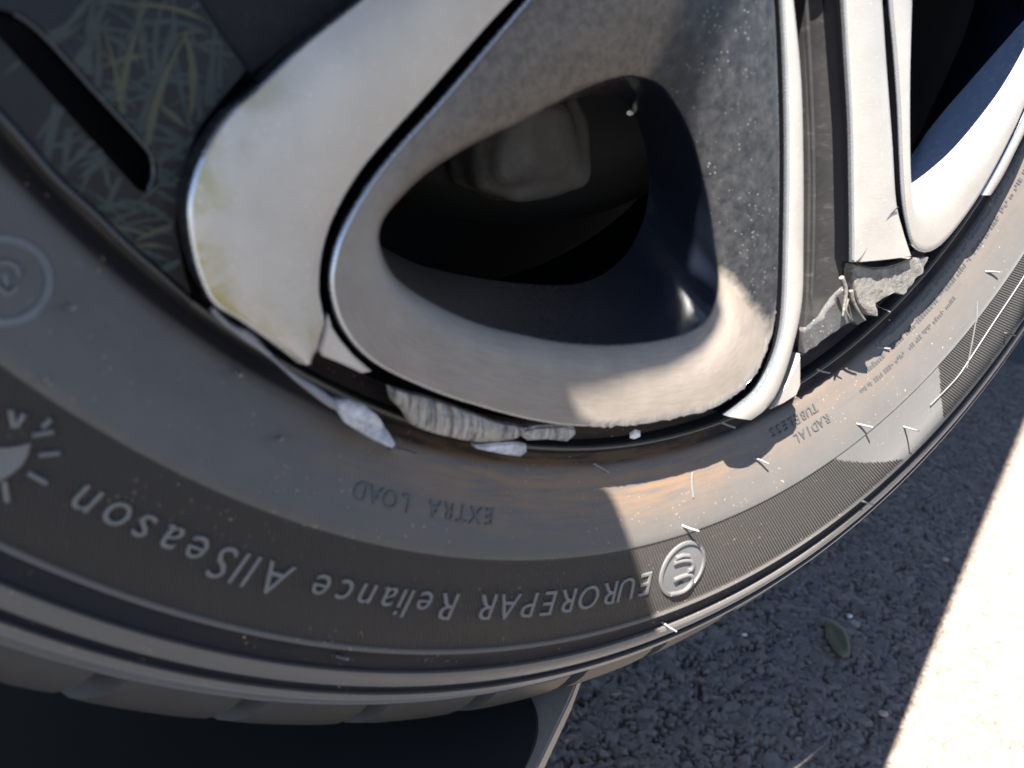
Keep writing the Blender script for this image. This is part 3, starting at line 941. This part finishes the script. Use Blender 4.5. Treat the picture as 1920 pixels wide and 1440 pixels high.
# second spoke: silver strip
ribbon('spoke_band', [(1576, -110), (1583, 0), (1590, 120), (1596, 233), (1598, 350), (1599, 440), (1599, 492)],
       [(1648, -110), (1657, 0), (1666, 133), (1676, 267), (1683, 377), (1696, 433), (1711, 480)],
       8.0, 7.4, 0.0009, 0.016, M['silver_plain'], cover, n=100, m=10)
slab('torn_band_end', jag([(1600, 496), (1640, 506), (1678, 500), (1714, 484), (1742, 480), (1732, 506), (1720, 520), (1707, 536), (1694, 553), (1682, 547), (1670, 552), (1659, 558), (1648, 568), (1644, 582), (1641, 594), (1631, 589), (1612, 572), (1604, 544)], 1.2, 8),
     6.2, 0.0035, M['cream'], cover, 0.0003, crumple(0.0011, 9), 2)
# fracture line across the band
tube('fracture', [atc(x, y, 8.25) for x, y in spline([(1597, 492), (1612, 486), (1640, 440), (1668, 405), (1684, 388)], 24)], [0.00022] * 24, M['gap'], cover, 6)
tube('fracture', [atc(x, y, 7.5) for x, y in spline([(1598, 488), (1622, 500), (1650, 503), (1682, 496), (1710, 484)], 20)], [0.00035] * 20, M['gap'], cover, 6)

# second loop at the right edge
LOOP2 = [((1666, -120), (1708, -110), (1690, -105)), ((1671, 0), (1704, 0), (1680, -5)), ((1680, 100), (1698, 100), (1675, 90)), ((1687, 200), (1694, 200), (1672, 190)),
         ((1691, 300), (1694, 300), (1675, 285)), ((1695, 372), (1696, 345), (1690, 300)), ((1703, 425), (1697, 352), (1712, 270)), ((1714, 460), (1706, 348), (1730, 240)),
         ((1732, 474), (1722, 338), (1745, 205)), ((1756, 468), (1747, 319), (1765, 165)), ((1784, 442), (1780, 290), (1785, 120)), ((1826, 386), (1813, 254), (1805, 75)),
         ((1862, 325), (1850, 208), (1820, 30)), ((1895, 260), (1882, 163), (1835, -20)), ((1920, 203), (1921, 95), (1850, -70)), ((1975, 60), (1965, 0), (1870, -140)), ((1990, -120), (1970, -130), (1860, -200)), ((1840, -260), (1830, -200), (1790, -190))]
me2, n2_, rows2 = build_loop('spoke_loop', LOOP2, 7.2, 3.0, -34, M['silver_plain'], M['wall'], cover, n=280, roll=5.0)
loop2 = bpy.data.objects.new('spoke_loop', me2); COL.objects.link(loop2)
loop2.parent = cover
ribbon('outer_band', [(1840, 366), (1868, 318), (1900, 258), (1930, 195), (1970, 100)], [(1860, 366), (1884, 328), (1912, 272), (1945, 205), (1985, 105)], 6.2, 5.6, 0.0004, 0.008, M['silver_plain'], cover, n=40, m=5)

# black insert with a slot, upper left
INS = [(-220, -160), (360, -20), (412, 62), (462, 132), (420, 180), (372, 240), (336, 330), (328, 420), (345, 510), (362, 566), (300, 512), (240, 460), (172, 394), (110, 338), (60, 282), (0, 214), (-120, 90)]
SLOT = [(-150, -60), (-20, 12), (27, 24), (52, 36), (80, 64), (180, 174), (270, 272), (286, 298), (288, 326), (280, 352), (270, 364), (252, 350), (150, 238), (60, 138), (0, 72), (-150, -60)]
def insert_panel():
    """plate with a slot cut through it: outline and slot joined by a bridge, walls on both"""
    w = -4.0
    out = [atc(x, y, w) for x, y in arc_resample(INS + [INS[0]], 120)][:-1]
    slot = [atc(x, y, w) for x, y in arc_resample(SLOT, 90)][:-1]
    bm = bmesh.new()
    ov = [bm.verts.new(p) for p in out]; sv = [bm.verts.new(p) for p in slot]
    oe = [bm.edges.new((ov[i], ov[(i + 1) % len(ov)])) for i in range(len(ov))]
    se = [bm.edges.new((sv[i], sv[(i + 1) % len(sv)])) for i in range(len(sv))]
    bmesh.ops.triangle_fill(bm, use_beauty=True, use_dissolve=False, edges=oe + se)
    for ring in (ov, sv):
        lo1 = [bm.verts.new(v.co - OUT * 0.0008) for v in ring]
        lo = [bm.verts.new(v.co - OUT * 0.014) for v in ring]
        for a, b in ((ring, lo1), (lo1, lo)):
            for i in range(len(ring)):
                k = (i + 1) % len(ring)
                bm.faces.new((a[i], a[k], b[k], b[i]))
    bmesh.ops.recalc_face_normals(bm, faces=bm.faces)
    me = bpy.data.meshes.new('insert_panel')
    bm.to_mesh(me); bm.free()
    me.polygons.foreach_set('use_smooth', [True] * len(me.polygons)); me.set_sharp_from_angle(angle=R(40))
    return obj('insert_panel', me, M['insert'], cover)
insert_panel()
# thin grey-green and ochre streaks on the insert
def inside(p, poly):
    c = False
    for (x0_, y0_), (x1_, y1_) in zip(poly, poly[1:] + poly[:1]):
        if (y0_ > p[1]) != (y1_ > p[1]) and p[0] < (x1_ - x0_) * (p[1] - y0_) / (y1_ - y0_) + x0_: c = not c
    return c
def streaks(name, specs, mat, lift):
    vs_, fs_ = [], []
    for x, y, ang, ln_, bend, wd in specs:
        prev = None
        lift += 0.006
        for k in range(15):
            f = k / 14
            a = ang + bend * (f - 0.5)
            if k: x += math.cos(a) * ln_ / 14; y += math.sin(a) * ln_ / 14
            if not inside((x, y), INS) or inside((x, y), SLOT):
                prev = None; continue
            h = wd * math.sin(math.pi * (0.08 + 0.86 * f)) / 2 * (1 + 0.3 * math.sin(9 * f + x))
            i = len(vs_)
            vs_ += [atc(x - math.sin(a) * h, y + math.cos(a) * h, lift), atc(x + math.sin(a) * h, y - math.cos(a) * h, lift)]
            if prev is not None: fs_.append((prev, prev + 1, i + 1, i))
            prev = i
    o = obj(name, mesh(name, vs_, fs_, False), mat, cover)
    return tag(o, kind='stuff')
q = random.Random(5)
long_ = [(q.uniform(180, 420), q.uniform(-40, 60), R(q.uniform(80, 118)), q.uniform(160, 420), R(q.uniform(-50, 35)), q.uniform(8, 20)) for _ in range(20)]
cross = [(q.uniform(120, 400), q.uniform(-10, 480), R(q.uniform(-25, 40)), q.uniform(60, 170), R(q.uniform(10, 70)), q.uniform(5, 14)) for _ in range(64)]
low = [(q.uniform(-20, 330), q.uniform(60, 540), R(q.uniform(-50, -10)), q.uniform(60, 150), R(q.uniform(-30, 30)), q.uniform(8, 18)) for _ in range(16)]
streaks('insert_streaks', long_[:16] + cross[:56] + low, M['streak_green'], -3.95)
streaks('insert_streaks', long_[16:] + cross[56:], M['streak_ochre'], -3.55)
# polished beads along the insert's lower edge and the slot
tube('insert_bead', [atc(x, y, -3.6) for x, y in spline([(-120, 92), (0, 216), (60, 284), (110, 340), (172, 396), (240, 462), (300, 514), (360, 566)], 60)], [0.0010] * 60, M['black'], cover, 10)
tube('insert_bead', [atc(x, y, -4.0) for x, y in spline([(27, 24), (80, 64), (180, 174), (270, 272), (286, 300), (288, 330), (278, 356)], 50)], [0.0006] * 50, M['black'], cover, 10)
# plain gloss panel beyond the streaked insert
slab('gloss_panel', [(352, -40), (700, -60), (660, 0), (560, 70), (470, 140), (462, 128), (410, 58), (364, -10)], -6.5, 0.008, M['gap'], cover, 0.0004)
# broken rim of the cover: striated edge, ledges, hanging sliver
ribbon('broken_edge', [(735, 728), (766, 738), (808, 748), (850, 762), (890, 777), (940, 795), (968, 799), (986, 804)], [(742, 756), (764, 778), (778, 800), (808, 812), (845, 822), (890, 830), (930, 830), (960, 826)],
       4.0, 2.0, 0.0006, 0.004, M['broken'], cover, n=60, m=9, rough=0.00022, seed=3, wall=False)
slab('broken_chip', [(892, 836), (930, 832), (968, 830), (989, 834), (989, 848), (978, 857), (940, 852), (896, 842)], 0.5, 0.003, M['white'], cover, 0.0006, crumple(0.0004, 2), 1)
slab('broken_chip', [(978, 806), (1010, 799), (1058, 797), (1080, 802), (1083, 815), (1066, 829), (1030, 825), (992, 827), (984, 818)], 3.0, 0.004, M['broken'], cover, 0.0008, crumple(0.0005, 5), 1)
ribbon('hanging_sliver', [(404, 575), (436, 606), (474, 623), (503, 655), (544, 693), (592, 724), (630, 751)], [(396, 586), (420, 610), (455, 636), (508, 674), (556, 717), (616, 763), (638, 772)],
       3.5, 3.5, 0.0003, 0.0025, M['sliver'], cover, n=50, m=5, edge=0.0004, rough=0.00006, wall=False)
slab('hanging_sliver_end', jag([(628, 752), (655, 752), (684, 762), (710, 780), (733, 812), (743, 834), (733, 840), (700, 826), (652, 792), (634, 772)], 1.0, 4), 3.6, 0.003, M['white'], cover, 0.0005, crumple(0.0009, 6), 2)
slab('dirty_flake', [(738, 838), (770, 848), (784, 852), (770, 860), (748, 856), (730, 846)], 2.4, 0.0015, M['flange'], cover, 0.0003, crumple(0.0004, 7), 1)

# ------------------------------------------------------------------ brake behind the wheel
def metaball_like(name, pts, mat, parent):
    bm = bmesh.new()
    bmesh.ops.create_icosphere(bm, subdivisions=4, radius=1.0)
    g = np.random.default_rng(3)
    for v in bm.verts:
        n = v.co.normalized()
        k = 1 + 0.10 * math.sin(5 * n.x + 2) * math.sin(4 * n.z) + 0.05 * math.sin(11 * n.y + 3 * n.x)
        v.co = Vector((math.copysign(abs(n.x) ** 0.6, n.x) * 0.021, math.copysign(abs(n.y) ** 0.6, n.y) * 0.018, math.copysign(abs(n.z) ** 0.6, n.z) * 0.018)) * k
    me = bpy.data.meshes.new(name); bm.to_mesh(me); bm.free()
    me.polygons.foreach_set('use_smooth', [True] * len(me.polygons))
    return obj(name, me, mat, parent)
cal = metaball_like('brake_caliper', None, M['cast'], None)
cal.location = at(975, 265, -58)
tag(cal, 'rough grey brown brake caliper seen through the opening of the cracked wheel cover', 'caliper')

# ------------------------------------------------------------------ stand under the tyre
def zt(x, y, dz=0.0): return atz(x, y, HB - 0.003 + dz)
stand = empty('wheel_stand', Vector((-0.12, 0.12, 0)))
tag(stand, 'black topped stand plate with a beige border under the tyre tread', 'stand')
def plate(name, pts, z1, z0, mat, bevel, parent):
    bm = bmesh.new()
    vs_ = [bm.verts.new((p[0], p[1], z1)) for p in pts]
    f = bm.faces.new(vs_); f.normal_update()
    if f.normal.z < 0: f.normal_flip()
    r = bmesh.ops.extrude_face_region(bm, geom=[f])
    for v in vs_: v.co.z = z0
    tf = [q for q in r['geom'] if isinstance(q, bmesh.types.BMFace)]
    bmesh.ops.bevel(bm, geom=list(tf[0].edges), offset=bevel, segments=3, affect='EDGES')
    bmesh.ops.recalc_face_normals(bm, faces=bm.faces)
    me = bpy.data.meshes.new(name); bm.to_mesh(me); bm.free()
    me.polygons.foreach_set('use_smooth', [True] * len(me.polygons)); me.set_sharp_from_angle(angle=R(40))
    return obj(name, me, mat, parent)
c0, c1 = zt(1072, 1306), zt(1008, 1442)
dirn = (c1 - c0).normalized()
far = c0 + dirn * 0.16
frame = plate('plate', [c0, c1, far, far + Vector((-0.20, 0.02, 0)), (-0.36, 0.24, 0), (0.05, 0.24, 0), (0.045, 0.085, 0)], HB - 0.003, HB - 0.009, M['stand_edge'], 0.0008, stand)
inset = [zt(x, y) for x, y in spline([(980, 1290), (1000, 1318), (1008, 1345), (1009, 1370), (1003, 1400), (984, 1442), (960, 1490)], 24)]
plate('rubber_pad', inset + [far + Vector((-0.03, -0.005, 0)), far + Vector((-0.19, 0.022, 0)), Vector((-0.35, 0.23, 0)), Vector((-0.08, 0.23, 0))], HB - 0.0022, HB - 0.004, M['stand_pad'], 0.0006, stand)
plate('column', [(-0.24, 0.10, 0), (-0.06, 0.10, 0), (-0.06, 0.20, 0), (-0.24, 0.20, 0)], HB - 0.009, 0.0, M['stand_edge'], 0.003, stand)

# ------------------------------------------------------------------ loose bits on the ground
def pebble(name, px, py, size, mat, label, cat, group=None, squash=0.6, z=0.001):
    bm = bmesh.new()
    bmesh.ops.create_icosphere(bm, subdivisions=2, radius=1.0)
    g = np.random.default_rng(int(px * 7 + py))
    sc = g.uniform(0.75, 1.2, 3)
    for v in bm.verts:
        v.co = Vector((v.co.x * sc[0], v.co.y * sc[1], v.co.z * squash)) * size * float(g.uniform(0.9, 1.08))
    me = bpy.data.meshes.new(name); bm.to_mesh(me); bm.free()
    o = obj(name, me, mat)
    p = atz(px, py, size * squash * 0.8)
    o.location = p
    o.rotation_euler = (0, 0, g.uniform(0, 3))
    return tag(o, label, cat, group)
pebble('pebble', 1773, 1049, 0.0032, M['pebble'], 'pinkish tan pebble near the shadow edge on the asphalt', 'pebble')
pebble('pebble', 1594, 1155, 0.0026, M['chip'], 'thin pale stone chip just above the olive leaf', 'pebble')
pebble('pebble', 1657, 1338, 0.0030, M['pebble'], 'light brown stone below the olive leaf on shaded asphalt', 'pebble')
pebble('pebble', 1396, 1190, 0.0020, M['chip'], 'tiny bright stone close to the tyre on the asphalt', 'pebble')
def leaf():
    pts = [(1552, 1160), (1566, 1166), (1580, 1178), (1590, 1196), (1594, 1216), (1592, 1230), (1580, 1232), (1566, 1222), (1555, 1204), (1548, 1184)]
    P = [atz(x, y, 0.003) for x, y in spline(pts, 36, True)]
    c = sum(P, Vector()) / len(P)
    ax = (atz(1552, 1160, 0.003) - atz(1590, 1230, 0.003)).normalized()
    vs_, fs_ = [], []
    for s, dz in ((1, 0.0), (0.66, 0.0006), (0.33, 0.0002)):
        for p in P:
            q = c.lerp(p, s)
            off = abs((q - c).cross(ax).length)
            vs_.append(q + Vector((0, 0, dz + off * 0.12 + random.uniform(-1, 1) * 0.00015)))
    vs_.append(c)
    n = len(P)
    for j in range(2):
        for k in range(n): fs_.append((j * n + k, j * n + (k + 1) % n, (j + 1) * n + (k + 1) % n, (j + 1) * n + k))
    for k in range(n): fs_.append((2 * n + k, 2 * n + (k + 1) % n, 3 * n))
    e = empty('fallen_leaf', c)
    me = mesh('blade', vs_, fs_, True)
    o = obj('blade', me, M['leaf'], e)
    sol = o.modifiers.new('thick', 'SOLIDIFY'); sol.thickness = 0.0005
    tube('stem', [atz(1552, 1162, 0.004), atz(1538, 1170, 0.0045), atz(1526, 1178, 0.004)], [0.0005, 0.0004, 0.0003], M['leaf'], e, 6)
    tag(e, 'dry olive leaf lying on the shaded asphalt beside the tyre', 'leaf')
leaf()
def chip(px, py, w, size, label):
    bm = bmesh.new()
    bmesh.ops.create_icosphere(bm, subdivisions=1, radius=1.0)
    g = np.random.default_rng(int(px))
    for v in bm.verts:
        v.co = Vector((v.co.x * size, v.co.y * size * 0.5, v.co.z * size * 0.7)) * float(g.uniform(0.75, 1.15))
    me = bpy.data.meshes.new('plastic_chip'); bm.to_mesh(me); bm.free()
    o = obj('plastic_chip', me, M['chip'])
    o.location = at(px, py, w)
    tag(o, label, 'chip')
chip(1181, 211, -26, 0.0016, 'small white chip inside the upper right of the oval opening')
chip(1190, 815, -1, 0.0024, 'pale crumb lodged in the black gap below the broken cover edge')

# ------------------------------------------------------------------ car body added out of frame: panel cut to shape sunlight, underbody blocks skylight
def prism_y(name, poly, y0, y1, mat, parent):
    n = len(poly)
    vs_ = [(x, y0, z + HB) for x, z in poly] + [(x, y1, z + HB) for x, z in poly]
    fs_ = [tuple(range(n)), tuple(n + k for k in reversed(range(n)))] + [(k, (k + 1) % n, n + (k + 1) % n, n + k) for k in range(n)]
    return obj(name, mesh(name, vs_, fs_, False), mat, parent)
car = empty('added_car_body', Vector((0.4, 0.6, 0)))
tag(car, 'car body added outside the picture, with a grey panel cut to shape the sunlight', 'car')
prism_y('shadow_panel', [(-0.170, 0.340), (-0.1891, 0.3866), (-0.1943, 0.400), (-0.2071, 0.4342), (-0.2122, 0.4380), (-0.2200, 0.4536), (-0.2099, 0.4531), (-0.1964, 0.4551), (-0.1827, 0.4558), (-0.1704, 0.4614), (-0.1656, 0.4675), (-0.1630, 0.4750), (-0.1684, 0.4936), (-0.1777, 0.5127), (-0.1845, 0.5244), (-0.1852, 0.5328), (-0.1806, 0.5366), (-0.1725, 0.5467), (-0.1679, 0.5571), (-0.165, 0.61), (-0.08, 0.650), (0.0, 0.630), (0.035, 0.560),
                   (0.038, 0.475), (0.022, 0.440), (-0.005, 0.418), (-0.040, 0.394), (-0.090, 0.370), (-0.13, 0.350), (-0.10, 0.290), (-0.050, 0.268), (0.005, 0.268), (0.054, 0.393), (0.114, 0.544), (0.205, 0.764), (0.348, 1.108), (0.465, 1.372), (0.581, 1.635), (0.66, 1.80),
                   (0.66, 1.90), (-1.2, 1.90), (-1.2, 0.340)], -0.120, -0.124, M['shadow_panel'], car)
prism_y('underbody', [(-1.3, 0.30), (2.6, 0.30), (2.6, 1.3), (-1.3, 1.3)], 0.26, 1.85, M['gap'], car)
prism_y('wheel_arch_liner', [(-0.42, 0.02), (0.42, 0.02), (0.42, 0.8), (-0.42, 0.8)], 0.235, 0.25, M['gap'], car)
